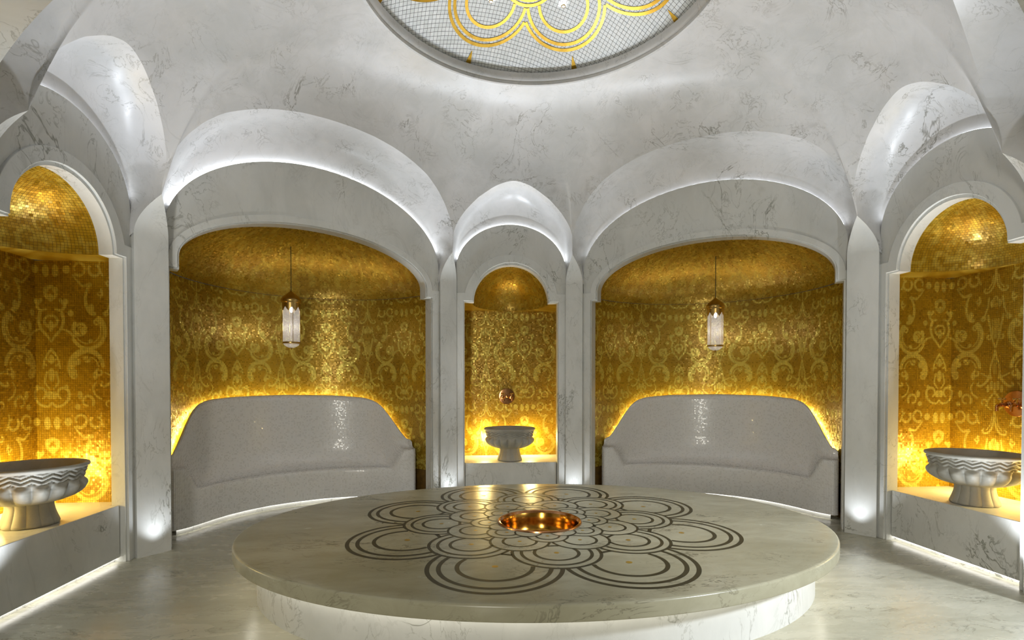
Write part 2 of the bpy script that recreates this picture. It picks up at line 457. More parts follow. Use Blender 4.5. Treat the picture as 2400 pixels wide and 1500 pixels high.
# ------------------------------------------------------------------ rims, coves, vault
RIM_W = np.array([(0, 4.155), (.1, 4.152), (.25, 4.135), (.4, 4.093), (.5, 4.05), (.6, 3.992), (.7, 3.92), (.8, 3.80), (.88, 3.665), (.95, 3.50), (.985, 3.36), (1, 3.20), (1.0, 3.14)])
RIM_N = np.array([(0, 3.972), (.08, 3.966), (.16, 3.95), (.27, 3.92), (.37, 3.88), (.58, 3.775), (.70, 3.69), (.79, 3.62), (.88, 3.53), (.94, 3.455), (.985, 3.36), (1.0, 3.25), (1.0, 3.14)])
NT, NLAN = 72, 10
def rim_curve(tab, n):
    half = resample(tab, 200)
    full = np.vstack([half[::-1] * [-1, 1], half[1:]])
    # smooth the table a little
    k = np.hanning(15); k /= k.sum()
    sm = full.copy()
    for c in range(2):
        p = np.pad(full[:, c], 7, mode='edge'); sm[:, c] = np.convolve(p, k, 'valid')
    sm[0], sm[-1] = full[0], full[-1]
    return resample(sm, n)

def lancet(E, T, n):
    h = np.linspace(0, 1, n)[:, None]
    p = E[None] + (T - E)[None] * h ** 1.9
    return np.hstack([p, ZL + (ZTIP - ZL) * h])

def bay_curves(base):
    """outer curve R' (3D, first quadrant frame) and inner curve A (u,z) sampled alike"""
    if base == 'N': El, Tl, Tr, Er, tab = N1p * [-1, 1], TN * [-1, 1], TN, N1p, RIM_N
    elif base == 'NE': El, Tl, Tr, Er, tab = N2p, TN, TE, E1p, RIM_W
    else: El, Tl, Tr, Er, tab = E2p, TE, TE * [1, -1], E2p * [1, -1], RIM_N
    rc = rim_curve(tab, NT); mid = (Tl + Tr) / 2; d = (Tr - Tl) / 2
    nn = np.array([-d[1], d[0]]); nn /= np.linalg.norm(nn)
    if nn @ mid < 0: nn = -nn
    lean = .2 * (rc[:, 1] - ZTIP)
    rim = np.hstack([mid + d * rc[:, :1] - nn * lean[:, None], rc[:, 1:]])
    L = lancet(El, Tl, NLAN); R = lancet(Er, Tr, NLAN)[::-1]
    outer = np.vstack([L[:-1], rim, R[1:]])
    S = NARROW if base != 'NE' else WIDE
    a, h, zc, u0 = S['A']
    aL, aR = S['oL'] - .004, S['oR'] - .004
    lo = np.linspace(STEP, zc, NLAN)[:-1]
    t = np.linspace(PI, 0, NT)
    A = [(-aL, z) for z in lo] + [((aL if math.cos(k) < 0 else aR) * math.cos(k), zc + h * math.sin(k)) for k in t] + [(aR, z) for z in lo[::-1]]
    return outer, np.array(A), rim

RING = (1.497, 1.497, 4.735, .07)   # a, b, z, y offset
ceiling_parts = []
NS = 26
shell_rows, CURV = {}, {}
for base in ('N', 'NE', 'E'):
    CURV[base] = bay_curves(base)
BAYS8 = [('N', 1, 1), ('NE', 1, 1), ('E', 1, 1), ('NE', 1, -1), ('N', 1, -1), ('NE', -1, -1), ('E', -1, 1), ('NE', -1, 1)]

# vault between the rims and the oculus ring, one continuous mesh
rows = []
ea = lambda p: math.atan2((p[1]) / RING[1], p[0] / RING[0])
for base, sx, sy in BAYS8:
    rim = CURV[base][2].copy()
    P = rim * [sx, sy, 1]
    a0, a1 = ea(P[0]), ea(P[-1])
    while a1 - a0 > PI: a1 -= 2 * PI
    while a1 - a0 < -PI: a1 += 2 * PI
    if base == 'E' and sx == -1:  # west bay runs through +-pi
        pass
    order = P
    w = np.linspace(0, 1, len(P))
    s = np.linalg.norm(np.diff(P[:, :2], axis=0), axis=1); w = np.r_[0, np.cumsum(s)]; w = w / w[-1]
    w = .5 * w + .5 * np.linspace(0, 1, len(P))
    psi = a0 + (a1 - a0) * w
    Q = np.stack([RING[0] * np.cos(psi), RING[3] + RING[1] * np.sin(psi), np.full(len(P), RING[2])], 1)
    if a1 > a0: P, Q = P[::-1], Q[::-1]
    rows.append((P, Q))
P = np.vstack([r[0][:-1] for r in rows]); Q = np.vstack([r[1][:-1] for r in rows])
t = np.linspace(0, 1, NS)[None, :, None]
D = P[:, :2] - Q[:, :2]; dist = np.linalg.norm(D, axis=1, keepdims=True)
rise = (Q[:, 2:] - P[:, 2:])
C1 = np.hstack([P[:, :2] - D * .10, P[:, 2:] + rise * .62])
C2 = np.hstack([Q[:, :2] + D * .42, Q[:, 2:] - .015 - rise * .05])
V = (1 - t) ** 3 * P[:, None] + 3 * t * (1 - t) ** 2 * C1[:, None] + 3 * t * t * (1 - t) * C2[:, None] + t ** 3 * Q[:, None]
for _ in range(220):   # relax along the ring direction, more towards the top, so no crease runs up from the springers
    k = (np.linspace(0, 1, NS) ** .8 * .5)[None, :, None]; k[:, 0] = 0; k[:, -1] = 0
    V = V + k * ((np.roll(V, 1, 0) + np.roll(V, -1, 0)) / 2 - V)
    W_ = V.copy(); W_[:, 1:-1] = V[:, 1:-1] + .08 * ((V[:, :-2] + V[:, 2:]) / 2 - V[:, 1:-1]); V = W_
ceiling = mesh_obj('ceiling', V.reshape(-1, 3), grid_faces(len(P), NS, close_u=True), 'marble_shell', angle=None)
tag(ceiling, 'white veined marble vault rising from the arches to the oculus', 'ceiling', kind='structure')

def cove(base, sx, sy):
    outer, A, rim = CURV[base]
    S = NARROW if base != 'NE' else WIDE
    f = frame(base); dp = S['depth']
    zc = S['A'][2]
    out = A.copy(); d = A - np.array([S['A'][3], zc - .35]); d[:, 1] = np.maximum(d[:, 1], 0)
    up = np.clip((A[:, 1] - 2.80) / .25, 0, 1)
    d = d / (np.linalg.norm(d, axis=1, keepdims=True) + 1e-9) * up[:, None]
    P0 = f(A[:, 0], .055, A[:, 1]); A2 = A + d * .035
    P1 = f(A2[:, 0], .055, A2[:, 1])
    depth_out = (outer[:, :2] - P1[:, :2])
    C = np.hstack([P1[:, :2] + depth_out * .14, P1[:, 2:] + (outer[:, 2:] - P1[:, 2:]) * .93])
    t = np.linspace(0, 1, 18)[None, :, None]
    B = (1 - t) ** 2 * P1[:, None] + 2 * t * (1 - t) * C[:, None] + t * t * outer[:, None]
    G = np.concatenate([P0[:, None], B], 1) * [sx, sy, 1]
    return mesh_obj('cove', G.reshape(-1, 3), grid_faces(G.shape[0], G.shape[1]), 'marble_shell', ceiling, angle=50)
for b in BAYS8: cove(*b)

# pilasters, each in one piece with its curved pointed head
k = 0
for (Ea, Eb, En, T_) in ((N1p, N2p, NPn, TN), (E1p, E2p, EPn, TE)):
    for sx, sy in ((1, 1), (-1, 1), (1, -1), (-1, -1)):
        a = lancet(Ea, T_, 16); b = lancet(Eb, T_, 16)
        low = not (sy < 0 and Ea is N1p)
        if low:
            zz = np.linspace(0, ZL, 6)[:-1]
            a = np.vstack([np.hstack([np.repeat(Ea[None], 5, 0), zz[:, None]]), a]); b = np.vstack([np.hstack([np.repeat(Eb[None], 5, 0), zz[:, None]]), b])
        w = np.linspace(0, 1, 7)[None, :, None]
        G = a[:, None] * (1 - w) + b[:, None] * w
        side = np.r_[En, 0] * .16
        keep_ = (a[:, 2] <= ZL + 1e-6).astype(float)[:, None]
        G = np.concatenate([(a - side * keep_)[:, None], G, (b - side * keep_)[:, None]], 1) * [sx, sy, 1]
        if low: k += 1
        o = mesh_obj('trim_%d' % k if low else 'pilaster_head', G.reshape(-1, 3), grid_faces(G.shape[0], G.shape[1]), 'marble', None if low else ceiling, angle=28)
        if not low: continue
        tag(o, 'white marble pilaster between two arched bays', 'pilaster', kind='structure')
        # recessed floor uplights: a wide one washing the shaft, a narrow one reaching the vault
        c = (Ea + Eb) / 2 + En * .11
        q = lambda m: Vector((-En[0] * sx * m, -En[1] * sy * m, -1)).to_track_quat('Z', 'Y').to_euler()
        lamp('pilaster_uplight', 'SPOT', (c[0] * sx, c[1] * sy, .03), 10 if sy > 0 else 90, COOL, q(.03), spot_size=math.radians(96), spot_blend=1.0, shadow_soft_size=.03)
        c = (Ea + Eb) / 2 + En * .16
        lamp('vault_uplight', 'SPOT', (c[0] * sx, c[1] * sy, .03), 300 if (sx < 0 and Ea is N1p) else 140, COOL, q(.22), spot_size=math.radians(46), spot_blend=.9, shadow_soft_size=.05)

# ------------------------------------------------------------------ bay walls (plates with arched openings)
SIDE = {('N', 1, 1): 'north', ('NE', 1, 1): 'northeast', ('E', 1, 1): 'east', ('NE', 1, -1): 'southeast', ('NE', -1, -1): 'southwest', ('E', -1, 1): 'west', ('NE', -1, 1): 'northwest'}

def opening(S, off=0.0, z0=0.0):
    a, ra, h, zc, zs = S['a'] + off, S['ra'] + off, S['h'] + off, S['zc'], S['zs'] + off
    pts = [(-a, z0), (-a, zs), (-ra, zs)]
    pts += arch(ra, h, max(zc, zs), 49)
    pts += [(ra, zs), (a, zs), (a, z0)]
    return pts

def wall(base, sx, sy):
    S = NARROW if base != 'NE' else WIDE
    f = frame(base, sx, sy); side = SIDE[(base, sx, sy)]
    south = sy < 0 and base == 'NE'
    z0 = 2.79 if south else 0.0
    a, h, zc, u0 = S['A']
    oL, oR = S['oL'], S['oR']
    outer = [((oL if c < 0 else oR) * c, zc + h * s) for c, s in ((math.cos(q), math.sin(q)) for q in np.linspace(0, PI, 61))]
    if south:
        # the open arch towards the lobby: its south springing is left out, it belongs to the wide entrance
        ins = [(u, z) for u, z in arch(S['ra'], S['h'], S['zc'], 61) if u > -1.2]
        out2 = [(u, z) for u, z in outer if z > 2.95]
        outline = ins + [(S['ra'], 2.573), (S['a'], 2.573), (S['a'], 0), (oR, 0), (oR, STEP)] + out2 + [(-oL, 3.0), (-1.3, 2.95)]
        vv, ff = extrude_poly(outline, f, .02, S['depth'])
        w = mesh_obj('wall_' + side, vv, ff, 'marble', smooth=True, angle=30)
        return tag(w, 'pale marble wall with an open archway', 'wall', kind='structure')
    ins = opening(S)
    outline = ins + [(oR, 0), (oR, STEP)] + outer + [(-oL, STEP), (-oL, 0)]
    vv, ff = extrude_poly(outline, f, .022, S['depth'])
    w = mesh_obj('wall_' + side, vv, ff, 'marble', smooth=True, angle=30)
    tag(w, 'pale marble wall plate with an arched niche', 'wall', kind='structure')
    # proud archivolt, imposts and jambs
    ins = opening(S, .014)
    ba, bh, bz = S['band']
    band = [(u, z) for u, z in arch(ba, bh, bz, 81)[::-1] if z > STEP]
    outline = ins + [(oR, 0), (oR, STEP)] + [(band[0][0], STEP)] + band + [(band[-1][0], STEP), (-oL, STEP), (-oL, 0)]
    vv, ff = extrude_poly(outline, f, 0, .024)
    bevel(mesh_obj('archivolt', vv, ff, 'marble', w, smooth=True, angle=30), .003, 2)
    # light strip on the hidden upper edge of the plate, shining up into the cove
    pw = {'northwest': 'led_cove_a', 'north': 'led_cove_b'}.get(side, 'led_cove_c')
    A = np.array([((oL if c < 0 else oR) * c, zc + h * s_) for c, s_ in ((math.cos(q), math.sin(q)) for q in np.linspace(.25, PI - .25, 33))])
    dd = A - [u0, zc - .35]; dd /= np.linalg.norm(dd, axis=1, keepdims=True); A = A + dd * .003
    g = np.stack([f(A[:, 0], .028, A[:, 1]), f(A[:, 0], .052, A[:, 1])], 1)
    mesh_obj('light_strip', g.reshape(-1, 3), grid_faces(len(A), 2), pw, w)
    return w

W = {}
for b in BAYS8:
    if b in SIDE: W[SIDE[b]] = wall(*b)

# ------------------------------------------------------------------ gold niches
T = .0185
def wide_niche(sx, w):
    f = frame('NE', sx, 1)
    a, b, v0, zt, H = 1.47, 1.50, .05, 2.665, .72
    th = np.linspace(-PI / 2 * .985, PI / 2 * .985, 400)
    pl = np.stack([a * np.sin(th), v0 + b * np.cos(th)], 1)
    s = np.r_[0, np.cumsum(np.linalg.norm(np.diff(pl, axis=0), axis=1))]; Ltot = s[-1]
    na = int(Ltot / T); nb = int(zt / T)
    def at(si): return np.interp(si, s, pl[:, 0]), np.interp(si, s, pl[:, 1])
    def wallsurf(i, j, push=0.0):
        u, v = at(i / na * Ltot); return f(u, v, j / nb * zt)
    # backing
    i, j = np.meshgrid(np.linspace(0, na, 60), np.linspace(0, nb, 12), indexing='ij')
    V = wallsurf(i, j)
    back = mesh_obj('niche_lining', V.reshape(-1, 3), grid_faces(60, 12), 'gold_grout', w, angle=None)
    z_from = int(.40 / T)
    v1, f1, uv1 = tiles(wallsurf, na, nb, lift=.003, face=f(0, .2, 1.6), sub=2, tilt=.0004, uvf=lambda q: (q - [na / 2, 0]) * T, keep=lambda p, q, c: q > z_from)
    t1 = gold_attrs(mesh_obj('mosaic_tiles', v1, f1, 'gold', w, smooth=False), uv1, 1.0, 2); tag(t1, 'gold mosaic with a pale scrolling damask pattern', None, kind='stuff')
    # half dome, slightly smaller in plan so that it sits on a little ledge
    aa, bb = a - .02, b - .02
    nphi = int(H * 1.9 / T)
    def dome(i, j):
        th_ = (i / na - .5) * PI * .985
        ph = j / nphi * PI / 2
        return f(aa * np.sin(th_) * np.cos(ph), v0 + bb * np.cos(th_) * np.cos(ph), zt + H * np.sin(ph))
    i, j = np.meshgrid(np.linspace(0, na, 80), np.linspace(0, nphi, 24), indexing='ij')
    V = dome(i, j)
    mesh_obj('dome_lining', V.reshape(-1, 3), grid_faces(80, 24), 'gold_grout', w, angle=None)
    def dsub(i, j): return dome(i, j)
    # rows of the dome use fewer, wider tiles towards the crown
    VV, FF, UU, n0 = [], [], [], 0
    for r in range(nphi):
        ph = (r + .5) / nphi * PI / 2
        m = max(6, int(na * math.cos(ph)))
        def row(i, j, r=r, m=m):
            return dome(i / m * na, r + j)
        vv, ff, uu = tiles(row, m, 1, lift=.003, face=f(0, .2, 1.6), tilt=.00035, uvf=lambda q, m=m, r=r: (np.stack([(q[..., 0] / m - .5) * na, nb + r + q[..., 1]], -1)) * T)
        VV.append(vv); FF.append(ff + n0); UU.append(uu); n0 += len(vv)
    t2 = gold_attrs(mesh_obj('dome_mosaic', np.vstack(VV), np.vstack(FF), 'gold', w, smooth=False), np.vstack(UU), .4); tag(t2, 'gold mosaic lining of the half dome', None, kind='stuff')

def narrow_niche(base, sx, w):
    f = frame(base, sx, 1)
    hw, v0, v1, z0, zt = .74, .13, .81, .48, 2.565
    pl = np.array([(-hw, v0), (-hw, v1), (hw, v1), (hw, v0)])
    s = np.r_[0, np.cumsum(np.linalg.norm(np.diff(pl, axis=0), axis=1))]; Ltot = s[-1]
    # whole tiles per straight face
    faces = []
    VV, FF, UU, n0 = [], [], [], 0
    nb = int((zt - z0) / T)
    for k in range(3):
        m = max(1, round((s[k + 1] - s[k]) / T)); p, q = pl[k], pl[k + 1]
        def surf(i, j, p=p, q=q, m=m):
            w_ = np.asarray(i)[..., None] / m; c = p + (q - p) * w_
            return f(c[..., 0], c[..., 1], z0 + j / nb * (zt - z0))
        vv, ff, uu = tiles(surf, m, nb, lift=.003, face=f(0, .2, 1.6), sub=3, tilt=.0004, uvf=lambda q_, k=k: q_ * T + [s[k] - Ltot / 2 + .30, z0])
        VV.append(vv); FF.append(ff + n0); UU.append(uu); n0 += len(vv)
    tag(gold_attrs(mesh_obj('mosaic_tiles', np.vstack(VV), np.vstack(FF), 'gold', w, smooth=False), np.vstack(UU), 1.0, 3), 'gold mosaic with a pale scrolling damask pattern', None, kind='stuff')
    P = np.array([(u, v) for u, v in pl])
    V = np.vstack([f(P[:, 0], P[:, 1], np.full(4, z0 - .3)), f(P[:, 0], P[:, 1], np.full(4, zt))])
    mesh_obj('niche_lining', V, [(i, i + 1, 5 + i, 4 + i) for i in range(3)], 'gold_grout', w, smooth=False)
    # soffit with a half round opening, and the half dome over it
    R, dv = .50, .665
    th = np.linspace(-PI / 2, PI / 2, 41)
    inn = np.stack([R * np.sin(th), v0 + dv * np.cos(th)], 1)
    ang = np.arctan2(inn[:, 0], inn[:, 1] - v0 + 1e-6)
    outp = []
    for x_, y_ in inn:
        dx, dy = x_, y_ - v0
        kx = hw / abs(dx) if abs(dx) > 1e-6 else 1e9; ky = (v1 - v0) / dy if dy > 1e-6 else 1e9
        kk = min(kx, ky); outp.append((dx * kk, v0 + dy * kk))
    outp = np.array(outp)
    G = np.stack([f(inn[:, 0], inn[:, 1], np.full(41, zt)), f(outp[:, 0], outp[:, 1], np.full(41, zt))], 1)
    uvs = np.stack([inn, outp], 1).reshape(-1, 2)
    gold_attrs(mesh_obj('niche_soffit', G.reshape(-1, 3), grid_faces(41, 2), 'gold', w, smooth=False), uvs)
    def dome(i, j):
        th_ = (i - .5) * PI; ph = j * PI / 2
        return f(R * np.sin(th_) * np.cos(ph), v0 + dv * np.cos(th_) * np.cos(ph), zt + .495 * np.sin(ph))
    i, j = np.meshgrid(np.linspace(0, 1, 50), np.linspace(0, 1, 20), indexing='ij')
    mesh_obj('dome_lining', dome(i, j).reshape(-1, 3), grid_faces(50, 20), 'gold_grout', w, angle=None)
    VV, FF, UU, n0 = [], [], [], 0
    nphi = int(.80 / .022); na = int(1.85 / .022)
    for r in range(nphi):
        m = max(4, int(na * math.cos((r + .5) / nphi * PI / 2)))
        vv, ff, uu = tiles(lambda i, j, r=r, m=m: dome(i / m, (r + j) / nphi), m, 1, lift=.003, face=f(0, .15, 2.5), tilt=.00035,
                           uvf=lambda q, m=m, r=r: np.stack([(q[..., 0] / m - .5) * 1.8, 2.6 + (r + q[..., 1]) * .022], -1))
        VV.append(vv); FF.append(ff + n0); UU.append(uu); n0 += len(vv)
    tag(gold_attrs(mesh_obj('dome_mosaic', np.vstack(VV), np.vstack(FF), 'gold', w, smooth=False), np.vstack(UU), .5), 'gold mosaic lining of the half dome', None, kind='stuff')

wide_niche(1, W['northeast']); wide_niche(-1, W['northwest'])
narrow_niche('N', 1, W['north']); narrow_niche('E', 1, W['east']); narrow_niche('E', -1, W['west'])

# ------------------------------------------------------------------ oculus: ring, mosaic dome, petals
RA, RB, RZ, RY = RING
ring_prof = [(.02, .03), (.0, .0), (-.012, -.012), (-.030, -.008), (-.034, .012), (-.030, .022), (-.040, .030), (-.052, .05), (-.056, .08), (-.057, .105), (-.03, .115), (.03, .118)]
n = 160; ph = np.linspace(0, 2 * PI, n, endpoint=False)
G = np.stack([[((RA + d) * math.cos(p), RY + (RB + d) * math.sin(p), RZ + z) for d, z in ring_prof] for p in ph])
mesh_obj('oculus_ring', G.reshape(-1, 3), grid_faces(n, len(ring_prof), close_u=True), 'marble_shell', ceiling, angle=60)
DR, DAP = 2.68, 5.30            # sphere radius and apex of the shallow cap
DA = DB = 1.53
def dome_z(x, y):
    return DAP - DR + np.sqrt(np.clip(DR ** 2 - x ** 2 - (y - RY) ** 2, .01, None))
i, j = np.meshgrid(np.linspace(0, 2 * PI, 97), np.linspace(0.0, 1.0, 30), indexing='ij')
V = np.stack([DA * np.cos(i) * j, RY + DA * np.sin(i) * j, dome_z(DA * np.cos(i) * j, RY + DA * np.sin(i) * j) + .006], -1)
mosaic = mesh_obj('mosaic_dome', V.reshape(-1, 3), grid_faces(97, 30), 'dome_grout', ceiling, angle=None)
TD = .036; ca, sa = math.cos(.22), math.sin(.22)
def dsurf(i, j):
    p, q = (i - 44) * TD, (j - 44) * TD
    x, y = p * ca - q * sa, p * sa + q * ca + RY
    return np.stack([x, y, dome_z(x, y)], -1)
v, f, uv = tiles(dsurf, 88, 88, lift=.002, face=(0, 0, 2), gap=.075, tilt=.0003, keep=lambda a_, b_, c: (c[:, 0] / DA) ** 2 + ((c[:, 1] - RY) / DB) ** 2 < .965)
tag(gold_attrs(mesh_obj('dome_tiles', v, f, 'dome_tile', mosaic, smooth=False), uv), 'small white glass mosaic tiles', None, kind='stuff')

def strip3(path2, width, zf, lift, taper=None):
    p = np.asarray(path2, float); d = np.gradient(p, axis=0); d /= np.linalg.norm(d, axis=1, keepdims=True) + 1e-9
    nn = np.stack([-d[:, 1], d[:, 0]], 1)
    w = np.full(len(p), width / 2) if taper is None else taper
    a, b = p + nn * w[:, None], p - nn * w[:, None]
    A = np.hstack([a, (zf(a[:, 0], a[:, 1]) + lift)[:, None]]); B = np.hstack([b, (zf(b[:, 0], b[:, 1]) + lift)[:, None]])
    return np.stack([A, B], 1).reshape(-1, 3), grid_faces(len(p), 2)

def ell(r, a): return np.array([r * math.cos(a), RY + r * math.sin(a)])
def flower(layers, hole):
    """overlapping scale-like petals: yields (layer, k, centre, list of (path, width))"""
    for li, (rc, ph0, radii, wd, dot) in enumerate(layers):
        for k in range(8):
            al = ph0 + k * PI / 4; c = np.array([rc * math.cos(al), rc * math.sin(al)])
            cover = [(r2, p2 + m * PI / 4, q2[0]) for (r2, p2, q2, _, _) in layers[li + 1:] for m in range(8)]
            nb = [(rc, al + PI / 4), (rc, al - PI / 4)]
            runs = []
            for R in radii:
                rr = R - wd / 2
                tt = np.linspace(al - PI, al + PI, 120)
                P = c + rr * np.stack([np.cos(tt), np.sin(tt)], 1)
                ok = np.hypot(P[:, 0], P[:, 1]) > hole
                for r2, a2, q2 in cover:
                    ok &= np.hypot(P[:, 0] - r2 * math.cos(a2), P[:, 1] - r2 * math.sin(a2)) > q2 - .004
                for r2, a2 in nb:
                    oc = np.array([r2 * math.cos(a2), r2 * math.sin(a2)])
                    ok &= np.hypot(*(P - c).T) <= np.hypot(*(P - oc).T) + .004
                run = []
                for m in range(len(P)):
                    if ok[m]: run.append(P[m])
                    if not ok[m] or m == len(P) - 1:
                        if len(run) > 2: runs.append(run)
                        run = []
            yield li, k, c, runs
DLAY = [(.907, PI / 8, (.405, .355, .245), .028, 0), (.645, 0.0, (.250, .205, .125), .028, 0), (.46, PI / 8, (.18, .10), .022, 0), (.32, 0.0, (.14, .08), .02, 0)]
for li, k, c, runs in flower(DLAY, .2):
    ps = [strip3(np.array(r_) + [0, RY], DLAY[li][3], dome_z, -.008) for r_ in runs]
    if ps: mesh_obj('petal_inlay', *join(ps), 'gold_leaf', mosaic, smooth=False)
for k in range(8):
    al = PI / 8 + k * PI / 4; q = np.linspace(1.355, 1.47, 6)
    mesh_obj('gold_wedge', *strip3([ell(r_, al) for r_ in q], .03, dome_z, -.008, taper=np.linspace(.002, .030, 6)), 'gold_leaf', mosaic, smooth=False)
tt = np.linspace(0, 2 * PI, 96)
g = np.stack([[(DA - .03) * np.cos(tt), RY + (DB - .03) * np.sin(tt), np.full(96, RZ + .112)], [(DA - .03) * np.cos(tt), RY + (DB - .03) * np.sin(tt), np.full(96, RZ + .125)]], 1).transpose(2, 1, 0)
mesh_obj('light_strip', g.reshape(-1, 3), grid_faces(96, 2), 'led_dome', mosaic)

side8 = ['east end', 'north-east side', 'north side right of centre', 'north side left of centre']
spot0 = None
vL, fL = lathe([(0, -.004), (.012, -.004), (.0121, .002)], 16)
vR, fR = lathe([(.012, -.005), (.02, -.005), (.021, .004)], 16)
SPOTLAB = ['small round spotlight in the dome petal at the far right', 'small round spotlight in the right front dome petal', 'small round spotlight in the left front dome petal', 'small round spotlight in the dome petal at the far left',
           'small round spotlight in the rear left dome petal', 'small round spotlight in the rear petal left of centre', 'small round spotlight in the rear petal right of centre', 'small round spotlight in the rear right dome petal']
meL = meR = None
for k in range(8):
    p = ell(.907, PI / 8 + k * PI / 4); z = float(dome_z(p[0], p[1])) - .012
    e = empty('spotlight', (p[0], p[1], z)); tag(e, SPOTLAB[k], 'spotlight', 'spotlights in the dome mosaic')
    if meL is None:
        a = mesh_obj('lens', vL, fL, 'spot', e); b = mesh_obj('bezel', vR, fR, 'brass', e); meL, meR = a.data, b.data
    else:
        for nm, d in (('lens', meL), ('bezel', meR)):
            o = bpy.data.objects.new(nm, d); COL.objects.link(o); o.parent = e
    tgt = Vector((2.55 * (1 if p[0] > 0 else -1), 2.35 * (1 if p[1] > RY else -1), .8))
    lamp('dome_spot', 'SPOT', (p[0], p[1], z - .02), 8, (.93, .96, 1), (tgt - Vector((p[0], p[1], z))).to_track_quat('-Z', 'Y').to_euler(), spot_size=math.radians(52), spot_blend=.9, shadow_soft_size=.03)

# ------------------------------------------------------------------ central heated platform
CY, ZT, TH = .0666, .4026, .092
TA, TB = 2.27, 1.578
plat = empty('heated_platform', (0, CY, 0)); tag(plat, 'large oval marble heated platform with flower inlay in the middle of the room', 'platform')
def ellrow(a, b, z, n=160, off=0.0):
    q = np.linspace(0, 2 * PI, n, endpoint=False); return np.stack([(a + off) * np.cos(q), (b + off) * np.sin(q), np.full(n, z)], 1)
HOLE = .325
rowsP = [ellrow(HOLE, HOLE, ZT - TH), ellrow(HOLE, HOLE, ZT)]
for k in np.linspace(.04, .96, 10):
    rowsP.append(ellrow(HOLE + (TA - HOLE) * k, HOLE + (TB - HOLE) * k, ZT))
for q in np.linspace(0, PI / 2, 6): rowsP.append(ellrow(TA, TB, ZT - .016 + .016 * math.cos(q), off=-.016 + .016 * math.sin(q)))
for q in np.linspace(0, PI / 2, 4): rowsP.append(ellrow(TA, TB, ZT - TH + .008 - .008 * math.sin(q), off=-.008 + .008 * math.cos(q)))
rowsP.append(ellrow(HOLE, HOLE, ZT - TH))
G = np.stack(rowsP, 1)
mesh_obj('slab', G.reshape(-1, 3), grid_faces(160, len(rowsP), close_u=True), 'marble_table', plat, angle=50)
BA, BB = TA - .15, TB - .15
G = np.stack([ellrow(BA, BB, 0), ellrow(BA, BB, ZT - TH)], 1)
mesh_obj('base', G.reshape(-1, 3), grid_faces(160, 2, close_u=True), 'marble', plat)
G = np.stack([ellrow(BA, BB, ZT - TH - .004, off=.035), ellrow(BA, BB, ZT - TH - .004, off=.06)], 1)
mesh_obj('light_strip', G.reshape(-1, 3), grid_faces(160, 2, close_u=True), 'led_table', plat)

LAYERS = [(1.085, PI / 8, (.42, .352, .242), .025, .020), (.782, 0.0, (.300, .240, .155), .020, .017), (.560, PI / 8, (.216, .126), .017, .014), (.404, 0.0, (.155, .092), .014, .013), (.335, PI / 8, (.105,), .012, None)]
flat = lambda x, y: np.zeros(np.shape(x))
for li, k, c, runs in flower(LAYERS, .342):
    ps = [strip3(r_, LAYERS[li][3] * 1.12, flat, ZT + .0008) for r_ in runs]
    if ps: mesh_obj('petal_inlay', *join(ps), 'inlay', plat, smooth=False)
    dot = LAYERS[li][4]
    if dot:
        q = np.linspace(0, 2 * PI, 20, endpoint=False)
        vv = np.stack([c[0] + dot * np.cos(q), c[1] + dot * np.sin(q), np.full(20, ZT + .001)], 1)
        mesh_obj('gold_dot', vv, [list(range(20))], 'gold_dot', plat, smooth=False)

bowl = empty('drain_bowl', (0, CY, ZT)); tag(bowl, 'polished gold metal bowl sunk in the centre of the marble platform', 'bowl')
prof = [(.338, .001), (.336, .010), (.328, .014), (.318, .010), (.308, -.006), (.300, -.03), (.296, -.08), (.290, -.135)]
mesh_obj('rim', *lathe(prof[:5], 72), 'copper', bowl)
mesh_obj('basin', *lathe(prof[4:] + [(.278, -.152), (.25, -.16), (.1, -.16), (.0, -.16)], 72), 'gold_bowl', bowl)

# ------------------------------------------------------------------ benches
Ft = np.array([(0, .965), (.3, .945), (.58, .86), (.8, .745), (.95, .635), (1.1, .51), (1.18, .45), (1.26, .41), (1.33, .385), (1.38, .37)])
Ht = np.array([(0, 1.37), (.6, 1.357), (.9, 1.33), (1.0, 1.30), (1.07, 1.25), (1.13, 1.15), (1.20, 1.0), (1.27, .85), (1.32, .76), (1.36, .71), (1.38, .69)])
def smooth_tab(tab, u):
    x = np.linspace(0, tab[-1, 0], 400); y = np.interp(x, tab[:, 0], tab[:, 1])
    k = np.hanning(51); k /= k.sum()
    yp = np.r_[y[25:0:-1], y, 2 * y[-1] - y[-2:-27:-1]]
    return np.interp(np.abs(u), x, np.convolve(yp, k, 'valid'))
def fillet(pts, rad, n=6, lim=None):
    lim = lim or [(.48, .48)] * len(pts)
    pts = [np.array(p, float) for p in pts]; out = [pts[0]]
    for i in range(1, len(pts) - 1):
        a, b, c = pts[i - 1], pts[i], pts[i + 1]
        la, lc = np.linalg.norm(a - b), np.linalg.norm(c - b)
        d = min(rad[i], la * lim[i][0]); d2 = min(rad[i], lc * lim[i][1])
        p, q = b + (a - b) / (la + 1e-9) * d, b + (c - b) / (lc + 1e-9) * d2
        for t in np.linspace(0, 1, n): out.append((1 - t) ** 2 * p + 2 * t * (1 - t) * b + t * t * q)
    return np.array(out + [pts[-1]])
ZB = .055
